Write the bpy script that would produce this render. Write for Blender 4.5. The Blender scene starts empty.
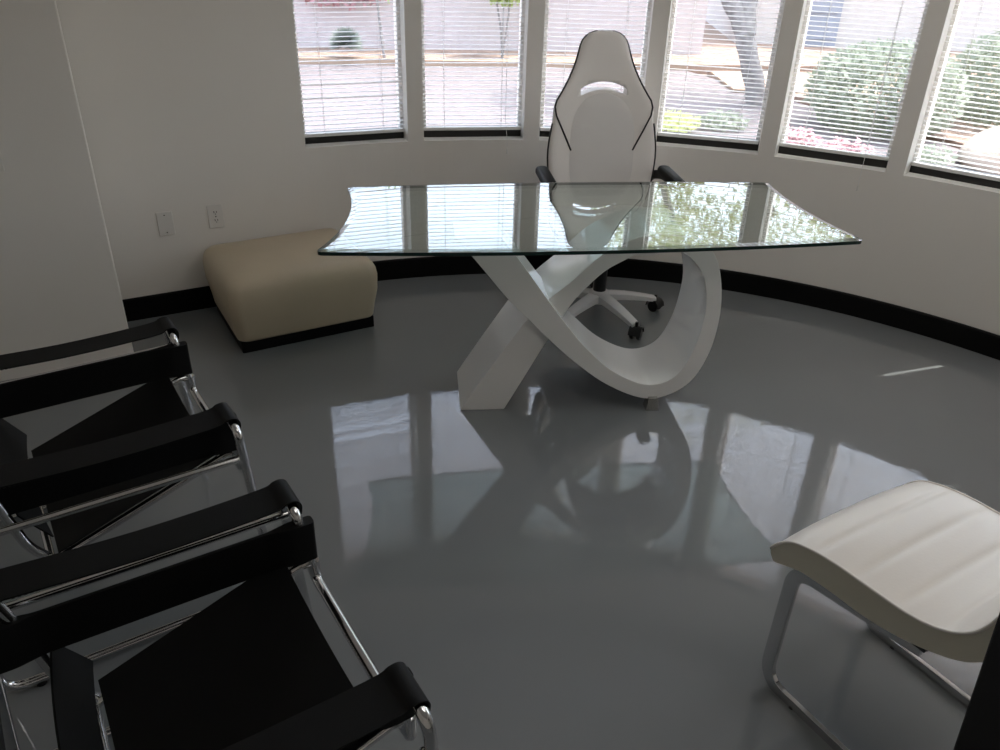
import bpy, bmesh, math, random
from mathutils import Vector, Matrix
random.seed(7)
PI = math.pi
sc = bpy.context.scene
COL = sc.collection

# ------------------------------------------------------------------ materials
def mat(name, color=(.8, .8, .8), rough=.5, metal=0.0, ior=1.5, noise=None, bump=None, coat=0.0, sheen=0.0, spec=.5):
    m = bpy.data.materials.new(name); m.use_nodes = True
    nt = m.node_tree; b = nt.nodes['Principled BSDF']
    b.inputs['Base Color'].default_value = (*color, 1)
    b.inputs['Roughness'].default_value = rough
    b.inputs['Metallic'].default_value = metal
    b.inputs['IOR'].default_value = ior
    b.inputs['Coat Weight'].default_value = coat
    b.inputs['Specular IOR Level'].default_value = spec
    b.inputs['Sheen Weight'].default_value = sheen
    tc = nt.nodes.new('ShaderNodeTexCoord')
    if noise:                       # (scale, amount)
        n = nt.nodes.new('ShaderNodeTexNoise'); n.inputs['Scale'].default_value = noise[0]; n.inputs['Detail'].default_value = 5
        nt.links.new(tc.outputs['Object'], n.inputs['Vector'])
        r = nt.nodes.new('ShaderNodeMapRange')
        r.inputs['To Min'].default_value = 1 - noise[1]; r.inputs['To Max'].default_value = 1 + noise[1]
        r.inputs['From Min'].default_value = .3; r.inputs['From Max'].default_value = .7
        nt.links.new(n.outputs['Fac'], r.inputs['Value'])
        x = nt.nodes.new('ShaderNodeVectorMath'); x.operation = 'SCALE'
        x.inputs[0].default_value = color
        nt.links.new(r.outputs['Result'], x.inputs['Scale'])
        nt.links.new(x.outputs['Vector'], b.inputs['Base Color'])
    if bump:                        # (scale, distance, strength)
        n = nt.nodes.new('ShaderNodeTexNoise'); n.inputs['Scale'].default_value = bump[0]; n.inputs['Detail'].default_value = 3
        nt.links.new(tc.outputs['Object'], n.inputs['Vector'])
        bp = nt.nodes.new('ShaderNodeBump'); bp.inputs['Distance'].default_value = bump[1]; bp.inputs['Strength'].default_value = bump[2]
        nt.links.new(n.outputs['Fac'], bp.inputs['Height'])
        nt.links.new(bp.outputs['Normal'], b.inputs['Normal'])
        if coat: nt.links.new(bp.outputs['Normal'], b.inputs['Coat Normal'])
    return m

M = {}
M['wall'] = mat('wall_paint', (.80, .77, .72), .75, bump=(220, .0006, .5), noise=(1.2, .02))
M['ceiling'] = mat('ceiling_paint', (.88, .87, .85), .85, noise=(1, .02))
M['trim'] = mat('reveal_paint', (.86, .85, .82), .6, noise=(4, .02))
M['base'] = mat('black_baseboard', (.003, .003, .003), .55, noise=(6, .1), spec=.15)
M['floor'] = mat('grey_epoxy', (.186, .199, .205), .006, ior=1.75, noise=(1.5, .035), bump=(34, .0010, .19))
M['bronze'] = mat('dark_bronze', (.012, .011, .010), .4, noise=(8, .1))
M['slat'] = mat('white_slat', (.78, .77, .76), .45, noise=(3, .01))
def slat_mat():
    m = M['slat']; nt = m.node_tree; b = nt.nodes['Principled BSDF']; o = nt.nodes['Material Output']
    t = nt.nodes.new('ShaderNodeBsdfTranslucent'); t.inputs['Color'].default_value = (.92, .90, .88, 1)
    x = nt.nodes.new('ShaderNodeMixShader'); x.inputs['Fac'].default_value = .16
    nt.links.new(b.outputs['BSDF'], x.inputs[1]); nt.links.new(t.outputs['BSDF'], x.inputs[2]); nt.links.new(x.outputs['Shader'], o.inputs['Surface'])
slat_mat()
M['rail'] = mat('blind_rail', (.80, .79, .77), .45, noise=(3, .01))
M['cord'] = mat('blind_cord', (.72, .72, .72), .7, noise=(30, .05))
M['plate'] = mat('plastic_plate', (.72, .70, .66), .35, noise=(10, .01))
M['slot'] = mat('dark_slot', (.05, .045, .04), .5, noise=(10, .05))
M['gloss_white'] = mat('glossy_white_lacquer', (.88, .87, .85), .08, ior=1.7, noise=(2, .015))
M['chrome'] = mat('chrome', (.66, .66, .67), .10, metal=1, noise=(12, .02))
M['chrome_foot'] = mat('brushed_steel', (.45, .44, .42), .25, metal=1, noise=(12, .02))
M['blk'] = mat('black_leather', (.0035, .0035, .0035), .6, bump=(260, .0004, .3), noise=(9, .12), spec=.2)
M['matteblack'] = mat('matte_black', (.003, .003, .003), .9, noise=(9, .1), spec=.08)
M['blk_stitch'] = mat('stitch_thread', (.022, .021, .020), .8, noise=(40, .1))
M['blkplastic'] = mat('black_plastic', (.008, .008, .009), .35, noise=(9, .1))
M['cream'] = mat('cream_leather', (.53, .45, .325), .40, bump=(180, .0006, .35), noise=(5, .03))
M['white_leather'] = mat('white_leather', (.80, .77, .74), .38, bump=(170, .0006, .3), noise=(5, .02))
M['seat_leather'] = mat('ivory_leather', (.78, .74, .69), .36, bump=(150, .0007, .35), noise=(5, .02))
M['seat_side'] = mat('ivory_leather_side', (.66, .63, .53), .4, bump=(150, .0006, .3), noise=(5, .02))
M['mesh_leather'] = mat('perforated_leather', (.70, .68, .66), .5, bump=(420, .001, .6), noise=(5, .02))
M['base_white'] = mat('white_nylon', (.72, .72, .72), .25, noise=(5, .02))
lm = bpy.data.materials.new('fill_emission'); lm.use_nodes = True
b_ = lm.node_tree.nodes['Principled BSDF']; b_.inputs['Emission Color'].default_value = (1, .95, .89, 1); b_.inputs['Emission Strength'].default_value = 1.45; b_.inputs['Base Color'].default_value = (.8, .8, .8, 1)
M['fill_emit'] = lm  # glow of the added fill panels, not of a known lamp
# outdoors
M['asphalt'] = mat('asphalt', (.150, .128, .134), .9, noise=(14, .10))
M['gravel'] = mat('gravel', (.275, .195, .155), .9, noise=(6, .3), bump=(20, .02, .6))
M['curb'] = mat('concrete', (.32, .225, .165), .8, noise=(9, .08))
M['stucco'] = mat('pink_stucco', (.47, .41, .42), .9, noise=(6, .05), bump=(60, .004, .5))
M['stucco_white'] = mat('white_stucco', (0.506, 0.473, 0.473), .9, noise=(6, .04), bump=(60, .004, .5))
M['blue'] = mat('blue_paint', (.25, .275, .345), .5, noise=(4, .05))
M['bark'] = mat('bark', (.235, .215, .21), .9, noise=(14, .3), bump=(25, .02, .8))
M['leaf'] = mat('leaf_green', (.36, .44, .16), .6, noise=(3, .3))
M['leaf_yellow'] = mat('leaf_yellow_green', (.50, .53, .26), .6, noise=(3, .25))
M['sage'] = mat('sage_leaf', (.20, .23, .20), .7, noise=(3, .3))
M['hedge'] = mat('grey_green_leaf', (.33, .36, .30), .7, noise=(3, .3))
M['pink'] = mat('pink_petal', (.46, .26, .28), .6, noise=(6, .2))
M['boulder'] = mat('tan_boulder', (0.396, 0.330, 0.275), .9, noise=(5, .2), bump=(8, .05, .6))

def thin_leaf(m, col):
    nt = m.node_tree; b = nt.nodes['Principled BSDF']; o = nt.nodes['Material Output']
    t = nt.nodes.new('ShaderNodeBsdfTranslucent'); t.inputs['Color'].default_value = (*col, 1)
    x = nt.nodes.new('ShaderNodeMixShader'); x.inputs['Fac'].default_value = .5
    nt.links.new(b.outputs['BSDF'], x.inputs[1]); nt.links.new(t.outputs['BSDF'], x.inputs[2]); nt.links.new(x.outputs['Shader'], o.inputs['Surface'])
thin_leaf(M['leaf'], (.50, .60, .25)); thin_leaf(M['leaf_yellow'], (.62, .66, .34)); thin_leaf(M['hedge'], (.34, .39, .28))

def glass_mat(name, tint, ior, rough=.0, gain=1.0):
    m = bpy.data.materials.new(name); m.use_nodes = True
    nt = m.node_tree; nt.nodes.clear()
    out = nt.nodes.new('ShaderNodeOutputMaterial'); mix = nt.nodes.new('ShaderNodeMixShader')
    tr = nt.nodes.new('ShaderNodeBsdfTransparent'); gl = nt.nodes.new('ShaderNodeBsdfGlossy')
    fr = nt.nodes.new('ShaderNodeFresnel'); fr.inputs['IOR'].default_value = ior
    tr.inputs['Color'].default_value = (*tint, 1); gl.inputs['Roughness'].default_value = rough
    gl.inputs['Color'].default_value = (1, 1, 1, 1)
    geo = nt.nodes.new('ShaderNodeNewGeometry')
    # the Fresnel node flips its IOR on back faces, so leaving rays would mirror totally: use the facing normal
    mm = nt.nodes.new('ShaderNodeMath'); mm.operation = 'MULTIPLY'; mm.use_clamp = True; mm.inputs[1].default_value = gain
    io = nt.nodes.new('ShaderNodeMix'); io.data_type = 'FLOAT'
    io.inputs['A'].default_value = ior; io.inputs['B'].default_value = 1 / ior
    nt.links.new(geo.outputs['Backfacing'], io.inputs['Factor'])
    nt.links.new(io.outputs['Result'], fr.inputs['IOR'])
    nt.links.new(fr.outputs['Fac'], mm.inputs[0])
    nt.links.new(mm.outputs['Value'], mix.inputs['Fac'])
    nt.links.new(tr.outputs['BSDF'], mix.inputs[1]); nt.links.new(gl.outputs['BSDF'], mix.inputs[2])
    nt.links.new(mix.outputs['Shader'], out.inputs['Surface'])
    return m
M['pane'] = glass_mat('window_glass', (.97, .98, .97), 1.3)
M['tableglass'] = glass_mat('table_glass', (.78, .84, .82), 1.98)
M['glassedge'] = mat('green_glass_edge', (.010, .030, .026), .08, ior=1.6, noise=(5, .1))

# ------------------------------------------------------------------ mesh helpers
class MB:
    def __init__(s): s.v = []; s.f = []; s.mi = []
    def add(s, vs, fs, mi=0):
        o = len(s.v); s.v += [tuple(v) for v in vs]; s.f += [tuple(i + o for i in f) for f in fs]; s.mi += [mi] * len(fs)
    def box(s, c, d, rot=None, mi=0):
        x, y, z = d[0] / 2, d[1] / 2, d[2] / 2
        vs = [Vector((i * x, j * y, k * z)) for i in (-1, 1) for j in (-1, 1) for k in (-1, 1)]
        if rot is not None: vs = [rot @ v for v in vs]
        vs = [v + Vector(c) for v in vs]
        s.add(vs, [(0, 1, 3, 2), (4, 6, 7, 5), (0, 4, 5, 1), (2, 3, 7, 6), (0, 2, 6, 4), (1, 5, 7, 3)], mi)
    def prism(s, poly, z0, z1, mi=0):
        n = len(poly)
        s.add([(p[0], p[1], z0) for p in poly] + [(p[0], p[1], z1) for p in poly],
              [tuple(reversed(range(n))), tuple(range(n, 2 * n))] + [(i, (i + 1) % n, n + (i + 1) % n, n + i) for i in range(n)], mi)
    def rings(s, rs, caps=True, closed=False, mi=0):
        n = len(rs[0]); vs = [p for r in rs for p in r]; fs = []
        m = len(rs)
        for a in range(m if closed else m - 1):
            b = (a + 1) % m
            for i in range(n):
                j = (i + 1) % n
                fs.append((a * n + i, a * n + j, b * n + j, b * n + i))
        if caps and not closed:
            fs.append(tuple(reversed(range(n)))); fs.append(tuple((m - 1) * n + i for i in range(n)))
        s.add(vs, fs, mi)
    def sweep(s, path, section, closed=False, up=None, mi=0):
        P = [Vector(p) for p in path]; n = len(P); T = []
        for i in range(n):
            a = P[(i - 1) % n] if (closed or i) else P[i]; b = P[(i + 1) % n] if (closed or i < n - 1) else P[i]
            T.append((b - a).normalized())
        if up is not None:
            fr = []
            for t in T:
                u = Vector(up); x = t.cross(u)
                if x.length < 1e-4: x = Vector((1, 0, 0)).cross(t)
                x.normalize(); fr.append((x, x.cross(t).normalized()))
        else:
            u = Vector((0, 0, 1)) if abs(T[0].z) < .9 else Vector((1, 0, 0))
            x = T[0].cross(u).normalized(); fr = [(x, x.cross(T[0]))]
            for i in range(1, n):
                q = T[i - 1].rotation_difference(T[i]); x = q @ fr[-1][0]
                x = (x - T[i] * x.dot(T[i])).normalized(); fr.append((x, x.cross(T[i])))
        s.rings([[P[i] + fr[i][0] * a + fr[i][1] * b for a, b in section] for i in range(n)], closed=closed, mi=mi)
    def tube(s, path, r, seg=12, closed=False, mi=0):
        s.sweep(path, [(r * math.cos(2 * PI * k / seg), r * math.sin(2 * PI * k / seg)) for k in range(seg)], closed, mi=mi)
    def lathe(s, prof, seg=24, c=(0, 0, 0), mi=0):
        s.rings([[(c[0] + r * math.cos(2 * PI * k / seg), c[1] + r * math.sin(2 * PI * k / seg), c[2] + z) for k in range(seg)] for r, z in prof], mi=mi)
    def build(s, name, mats, parent=None, smooth=False, bevel=0, bseg=2, subsurf=0, angle=40):
        me = bpy.data.meshes.new(name); me.from_pydata(s.v, [], s.f)
        mats = mats if isinstance(mats, (list, tuple)) else [mats]
        for m in mats: me.materials.append(m)
        for p, k in zip(me.polygons, s.mi): p.material_index = k
        bm = bmesh.new(); bm.from_mesh(me); bmesh.ops.recalc_face_normals(bm, faces=bm.faces); bm.to_mesh(me); bm.free()
        if smooth:
            for p in me.polygons: p.use_smooth = True
            if angle and not subsurf: me.set_sharp_from_angle(angle=math.radians(angle))
        o = bpy.data.objects.new(name, me); COL.objects.link(o)
        if parent: o.parent = parent
        if bevel:
            b = o.modifiers.new('bevel', 'BEVEL'); b.width = bevel; b.segments = bseg; b.limit_method = 'ANGLE'; b.angle_limit = math.radians(35)
        if subsurf:
            b = o.modifiers.new('sub', 'SUBSURF'); b.levels = subsurf; b.render_levels = subsurf
        return o

def fillet(pts, r, seg=7, closed=False):
    P = [Vector(p) for p in pts]; n = len(P); out = []
    for i in range(n):
        if not closed and i in (0, n - 1): out.append(P[i]); continue
        a = P[i - 1] - P[i]; b = P[(i + 1) % n] - P[i]
        rr = r[i] if isinstance(r, (list, tuple)) else r
        d = min(rr, a.length * .49, b.length * .49)
        A = P[i] + a.normalized() * d; B = P[i] + b.normalized() * d
        for k in range(seg + 1):
            t = k / seg
            out.append(A * (1 - t) ** 2 + P[i] * 2 * t * (1 - t) + B * t * t)
    return out

def spline(pts, n):
    """Catmull-Rom through tuples, n samples per span"""
    P = [Vector(p) for p in pts]; out = []
    for i in range(len(P) - 1):
        p0 = P[max(i - 1, 0)]; p1 = P[i]; p2 = P[i + 1]; p3 = P[min(i + 2, len(P) - 1)]
        for k in range(n):
            t = k / n
            out.append(.5 * ((2 * p1) + (p2 - p0) * t + (2 * p0 - 5 * p1 + 4 * p2 - p3) * t * t + (3 * p1 - p0 - 3 * p2 + p3) * t ** 3))
    out.append(P[-1]); return out

def tag(o, label=None, cat=None, group=None, kind=None):
    if label: o['label'] = label
    if cat: o['category'] = cat
    if group: o['group'] = group
    if kind: o['kind'] = kind
    return o
def empty(name, loc, rz=0):
    o = bpy.data.objects.new(name, None); COL.objects.link(o); o.location = loc; o.rotation_euler = (0, 0, rz)
    o.empty_display_size = .1
    return o
def copy_tree(o, parent=None):
    c = o.copy(); COL.objects.link(c)
    if parent: c.parent = parent
    for ch in list(o.children): copy_tree(ch, c)
    return c

# ------------------------------------------------------------------ room shell
CX, CY, R = .283, 1.517, 2.794
SILL, HEAD, CEIL, T = .744, 2.06, 2.75, .20
WA = [111.7 - 12.36 * k for k in range(8)]; HW = 5.34
WIN_N = 8
def arc(a, r=R): return Vector((CX + r * math.cos(math.radians(a)), CY + r * math.sin(math.radians(a))))
A0, A1 = 118.9, 12.0
dirL = Vector((math.cos(math.radians(28.9)), math.sin(math.radians(28.9))))      # straight wall runs at 28.9 deg
nL = Vector((-dirL.y, dirL.x))
tan0 = arc(A0); Lstart = tan0 - dirL * 2.2

# columns of (inner, outer, is_window_after)
cols = [(Lstart, Lstart + nL * T), (tan0, tan0 + nL * T)]; wincell = [False]
edges = []
a = A0
for k, w in enumerate(WA):
    l, r = w + HW, w - HW
    n = max(1, round((a - l) / 1.5))
    for i in range(1, n + 1):
        aa = a + (l - a) * i / n
        inn = arc(aa)
        if i == n: nn = Vector((math.cos(math.radians(w)), math.sin(math.radians(w)))); out = inn + nn * T
        else: out = arc(aa, R + T)
        cols.append((inn, out)); wincell.append(False)
    nn = Vector((math.cos(math.radians(w)), math.sin(math.radians(w))))
    for i in range(1, 8):
        aa = l + (r - l) * i / 7; inn = arc(aa)
        out = inn + nn * T if i == 7 else arc(aa, R + T)
        cols.append((inn, out)); wincell.append(True)
    a = r
for i in range(1, 6):
    aa = a + (A1 - a) * i / 5; cols.append((arc(aa), arc(aa, R + T))); wincell.append(False)
mb = MB(); nC = len(cols); zs = [0, SILL, HEAD, CEIL]
V = []
for z in zs:
    V += [(c[0].x, c[0].y, z) for c in cols] + [(c[1].x, c[1].y, z) for c in cols]
I = lambda c, z: z * 2 * nC + c
O = lambda c, z: z * 2 * nC + nC + c
F = []; MI = []
def q(*f, m=0): F.append(f); MI.append(m)
for c in range(nC - 1):
    for z in range(3):
        if z == 1 and wincell[c]: continue
        q(I(c, z), I(c + 1, z), I(c + 1, z + 1), I(c, z + 1)); q(O(c, z), O(c, z + 1), O(c + 1, z + 1), O(c + 1, z))
    q(I(c, 0), O(c, 0), O(c + 1, 0), I(c + 1, 0)); q(I(c, 3), I(c + 1, 3), O(c + 1, 3), O(c, 3))
    if wincell[c]:
        q(I(c, 1), O(c, 1), O(c + 1, 1), I(c + 1, 1), m=1); q(I(c, 2), I(c + 1, 2), O(c + 1, 2), O(c, 2), m=1)
    for cc, d in ((c, -1), (c + 1, 1)):
        if wincell[c] and (cc + (0 if d > 0 else -1) >= 0) and not wincell[cc if d > 0 else cc - 1]:
            q(I(cc, 1), I(cc, 2), O(cc, 2), O(cc, 1), m=1)
for c in (0, nC - 1):
    for z in range(3): q(I(c, z), I(c, z + 1), O(c, z + 1), O(c, z))
mb.v = V; mb.f = F; mb.mi = MI
wall_back = mb.build('wall_back', [M['wall'], M['trim']]); tag(wall_back, kind='structure')
for p in wall_back.data.polygons: p.use_smooth = False

# partition at the left (face parallel to the straight back wall)
pc = Vector((-1.643, 3.188)); pd = Vector((-.8695, -.494)); pn = Vector((-.494, .8695))
P1 = pc + pd * 1.95
mb = MB(); g = .004
mb.prism([pc + pn * .0, pc + pn * .36, P1 + pn * .36, P1], 0, CEIL)
part = mb.build('wall_partition', M['wall'], bevel=.006); tag(part, kind='structure')
# other walls
def wallseg(name, a, b, n, t=.15):
    m = MB(); m.prism([a, b, b + n * t, a + n * t], 0, CEIL); o = m.build(name, M['wall']); tag(o, kind='structure'); return o
P2 = Vector((-1.1, -1.7)); P3 = Vector((3.3, -1.7)); P4 = arc(A1)
d = (P2 - P1).normalized(); wallseg('wall_left', P1, P2, Vector((d.y, -d.x)))
wallseg('wall_rear', P2, P3, Vector((0, -1)))
d = (P4 - P3).normalized(); wallseg('wall_right', P3, P4, Vector((d.y, -d.x)))
poly = [Lstart + nL * T] + [c[1] for c in cols[1:]] + [P4 + Vector((.2, -.05)), P3 + Vector((.2, -.2)), P2 + Vector((-.2, -.2)), P1 + Vector((-.2, -.1))]
mb = MB(); mb.prism(poly, -.12, 0); fl = mb.build('floor', M['floor']); tag(fl, kind='structure')
mb = MB(); mb.prism(poly, CEIL, CEIL + .15); ce = mb.build('ceiling', M['ceiling']); tag(ce, kind='structure')

# baseboard following straight + curved wall
bp = [tan0 - dirL * 1.05, tan0 - dirL * .5] + [tan0] + [arc(A0 - (A0 - A1) * i / 60) for i in range(1, 61)]
offs = [-nL, -nL, -nL] + [(Vector((CX, CY)) - arc(A0 - (A0 - A1) * i / 60)).normalized() for i in range(1, 61)]
mb = MB(); hB = .112; tB = .014
rs = [[(p.x, p.y, 0), (p.x + n.x * tB, p.y + n.y * tB, 0), (p.x + n.x * tB, p.y + n.y * tB, hB - .006), (p.x + n.x * (tB - .006), p.y + n.y * (tB - .006), hB), (p.x, p.y, hB)] for p, n in zip(bp, offs)]
mb.rings(rs); b = mb.build('baseboard_back', M['base'], smooth=True, angle=30); tag(b, kind='structure')

# ------------------------------------------------------------------ windows and blinds
ord_names = ['leftmost', 'second', 'third', 'fourth', 'fifth', 'sixth', 'seventh', 'eighth']
BL = ['leftmost window, round bush outside',
      'second window, young green tree outside',
      'window just behind the white desk chair headrest',
      'window with a thick leaning tree trunk outside',
      'window with a blue panel and hedge outside',
      'last window at the right edge of the photo',
      'seventh window, just beyond the right edge',
      'eighth window of the curved wall, farthest right']
half = R * math.sin(math.radians(HW)); cosd = R * math.cos(math.radians(HW))
def wlocal(w):      # local frame of a window: x along the chord (to the viewer's right), y outward, origin at chord centre
    n = Vector((math.cos(math.radians(w)), math.sin(math.radians(w))))
    c = Vector((CX, CY)) + n * cosd
    return c, math.radians(w) - PI / 2      # local y -> n
for k in range(WIN_N):
    w = WA[k]; c, rz = wlocal(w)
    W = empty('window_%d' % (k + 1), (c.x, c.y, 0), rz); tag(W, kind='structure')
    f = MB(); y0 = .110
    fw = .035
    for (x0, x1, z0, z1) in ((-half, half, SILL, SILL + .048), (-half, half, HEAD - fw, HEAD), ):
        f.box(((x0 + x1) / 2, y0, (z0 + z1) / 2), (x1 - x0, .05, z1 - z0))
    f.build('window_frame', M['bronze'], W)
    for s_ in (-1, 1):
        f = MB(); f.box((s_ * (half - .009), y0, (SILL + HEAD + .048 - fw) / 2), (.018, .05, HEAD - SILL - .048 - fw)); f.build('side_jamb', M['trim'], W)
    g_ = MB(); g_.box((0, y0 + .005, (SILL + HEAD) / 2), (2 * half - .05, .006, HEAD - SILL - .09)); g_.build('pane', M['pane'], W)
    # blind
    B = empty('window_blind', (c.x, c.y, 0), rz)
    tag(B, 'white horizontal slat blind in the ' + BL[k], 'blind', 'mini blinds along the curved wall')
    yb = .068
    gl = .044 if k == 6 else .0035
    xl, xr = -half + gl, half - .0035
    cxm = (xl + xr) / 2; wd = xr - xl
    h = MB(); h.box((cxm, yb, HEAD - .02), (wd, .032, .036)); h.build('headrail', M['rail'], B, bevel=.003)
    s = MB(); pitch = .0213; z = HEAD - .05; zb = SILL + [.046, .048, .044, .046, .050, .046, .046, .046][k]
    i = 0
    while z > zb + .012:
        tilt = math.radians(4 + random.uniform(-2.0, 2.0)); dz = random.uniform(-.0006, .0006)
        if k == 0 and i in (46, 49): tilt = math.radians(20)
        sag = random.uniform(-.0008, .0008)
        pts = []
        for u in (-1, -.4, .4, 1):
            yy = u * .0125; zz = .0016 * (1 - u * u)
            pts.append((yy * math.cos(tilt) + zz * math.sin(tilt), -yy * math.sin(tilt) * -1 + zz))
        vs = [(xl, yb + p[0], z + dz + p[1] - sag) for p in pts] + [(xr, yb + p[0], z + dz + p[1] + sag) for p in pts]
        s.add(vs, [(j, j + 1, 5 + j, 4 + j) for j in range(3)])
        z -= pitch; i += 1
    s.build('slats', M['slat'], B, smooth=True, angle=0)
    r = MB(); r.box((cxm, yb, zb), (wd, .026, .016)); r.build('bottom_rail', M['rail'], B, bevel=.003)
    for u in (.21, .79):
        l = MB()
        for dy in (-.0135, .0135): l.tube([(xl + wd * u, yb + dy, zb), (xl + wd * u, yb + dy, HEAD - .03)], .0008, 5)
        l.build('ladder_cord', M['cord'], B)
    if k in (1, 4):
        l = MB(); xx = xl + wd * (.83 if k == 1 else .80)
        zt = .705 if k == 1 else .67
        l.tube([(xx, yb - .020, HEAD - .04), (xx, yb - .022, SILL + .1), (xx + .002, -.012, SILL + .01), (xx + .003, -.016, zt)], .0011, 6)
        pc_ = l.build('pull_cord', M['cord'], B)
        t_ = MB(); t_.lathe([(.0015, 0), (.004, -.004), (.006, -.024), (.0045, -.028)], 10, (xx + .003, -.016, zt)); t_.build('tassel', M['plate'], pc_)

# ------------------------------------------------------------------ wall plates
def plate(pos, d, n, name, label, cat, kind):
    rz = math.atan2(d.y, d.x)
    E_ = empty(name, (pos[0], pos[1], pos[2]), rz); tag(E_, label, cat)
    m = MB(); m.box((0, -.003, 0), (.072, .006, .116)); m.build('cover_plate', M['plate'], E_, bevel=.003)
    s = MB()
    if kind == 'duplex':
        for zz in (-.02, .02):
            m = MB(); ring = [(.0165 * math.cos(t * PI / 8), -.0075, zz + max(-.0125, min(.0125, .0165 * math.sin(t * PI / 8)))) for t in range(16)]
            m.rings([[(p[0], -.005, p[2]) for p in ring], ring]); rc = m.build('receptacle', M['plate'], E_)
            m = MB(); m.box((-.006, -.0078, zz + .003), (.003, .001, .010)); m.box((.006, -.0078, zz + .003), (.003, .001, .008)); m.box((0, -.0078, zz - .007), (.004, .001, .004)); m.build('slots', M['slot'], rc)
        m = MB(); m.lathe([(.003, 0), (.003, .002)], 10, (0, 0, 0)); o = m.build('screw', M['slot'], E_); o.rotation_euler = (PI / 2, 0, 0); o.location = (0, -.006, 0)
    elif kind == 'switch':
        m = MB(); m.box((0, -.008, 0), (.034, .006, .066)); m.build('rocker', M['plate'], E_, bevel=.002)
    else:
        for zz in (-.042, .042):
            m = MB(); m.lathe([(.003, 0), (.003, .002)], 10); o = m.build('screw', M['slot'], E_); o.rotation_euler = (PI / 2, 0, 0); o.location = (0, -.006, zz)
def onwall(xx):
    t = (xx - tan0.x) / dirL.x; return tan0 + dirL * t - nL * .0005
p = onwall(-1.603); plate((p.x, p.y, .457), dirL, nL, 'blank_wall_plate', 'small white blank cover plate on the wall, left of the socket', 'wall plate', 'blank')
p = onwall(-1.401); plate((p.x, p.y, .462), dirL, nL, 'wall_outlet', 'white double power outlet on the wall above the tan ottoman', 'power outlet', 'duplex')

p = pc + pd * .338 - pn * .0005; plate((p.x, p.y, .928), -pd, pn, 'light_switch', 'white wall switch plate on the partition at the far left edge', 'light switch', 'switch')
# ------------------------------------------------------------------ tan ottoman
ott = empty('ottoman', (-1.172, 3.226, 0), math.radians(30.2))
tag(ott, 'square tan leather ottoman on a black plinth against the wall', 'ottoman')
LX, LY = .650, .536
m = MB(); m.box((LX / 2, LY / 2, .029), (LX - .015, LY - .015, .058)); m.build('plinth', M['base'], ott, bevel=.004)
m = MB()
def rrect(cx, cy, hx, hy, r, z, seg=6, p=0):
    out = []
    for qd, (sx, sy) in enumerate(((1, 1), (-1, 1), (-1, -1), (1, -1))):
        for k in range(seg + 1):
            a = (qd + k / seg) * PI / 2
            out.append((cx + sx * (hx - r) + r * math.cos(a), cy + sy * (hy - r) + r * math.sin(a), z))
    return out
prof = [(.0, .058), (-.003, .066), (-.010, .12), (-.024, .20), (-.026, .27), (-.020, .306), (-.010, .327), (.006, .342), (.036, .351), (.11, .360), (.19, .366), (.25, .368)]
m.rings([rrect(LX / 2, LY / 2, LX / 2 - o, LY / 2 - o, max(.05 - o * .1, .02) if o < .2 else .015, z) for o, z in prof])
m.build('cushion', M['cream'], ott, smooth=True, angle=70)

# ------------------------------------------------------------------ glass desk
TR = math.radians(7.8)
TC = Vector((.307, 3.062))
desk = empty('desk', (TC.x, TC.y, 0), TR)
tag(desk, 'glass-topped desk on a glossy white looping ribbon pedestal', 'desk')
# outline in local coordinates
FL_, FR_, RR_, RL_ = (-1.000, -.372), (.968, -.372), (.915, .378), (-.925, .378)
def bow(a, b, amt, n, nx):
    a = Vector(a); b = Vector(b); d = b - a; nn = Vector((d.y, -d.x)).normalized()
    return [a + d * (i / n) + nn * amt * (1 - (2 * i / n - 1) ** 2) for i in range(n + 1)]
out = bow(FL_, FR_, .045, 24, 0)[:-1] + bow(FR_, RR_, -.040, 16, 0)[:-1] + bow(RR_, RL_, .035, 24, 0)[:-1] + bow(RL_, FL_, -.062, 16, 0)[:-1]
# round the four corners
def round_out(poly, idx, r):
    n = len(poly); res = []
    for i, p in enumerate(poly):
        if i in idx:
            A = p + (poly[i - 1] - p).normalized() * r; B = p + (poly[(i + 1) % n] - p).normalized() * r
            for k in range(7):
                t = k / 6; res.append(A * (1 - t) ** 2 + p * 2 * t * (1 - t) + B * t * t)
        else: res.append(p)
    return res
out = round_out(out, {0, 24, 40, 64}, .030)
cen = Vector((0, 0))
def inset(poly, d):
    n = len(poly); r = []
    for i, p in enumerate(poly):
        t = (poly[(i + 1) % n] - poly[i - 1]).normalized(); r.append(p - Vector((t.y, -t.x)) * d)
    return r
GZ = .750; GT = .017
ins = inset(out, .022)
m = MB()
nO = len(out)
zt = GZ + GT
vs = [(p.x, p.y, GZ) for p in out] + [(p.x, p.y, zt - .004) for p in out] + [(p.x, p.y, zt) for p in ins]
fs = [tuple(reversed(range(nO)))]; mi = [0]
for i in range(nO):
    j = (i + 1) % nO
    fs.append((i, j, nO + j, nO + i)); mi.append(1)
    fs.append((nO + i, nO + j, 2 * nO + j, 2 * nO + i)); mi.append(0)
fs.append(tuple(range(2 * nO, 3 * nO))); mi.append(0)
m.v = vs; m.f = fs; m.mi = mi
m.build('glass_top', [M['tableglass'], M['glassedge']], desk)

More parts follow.
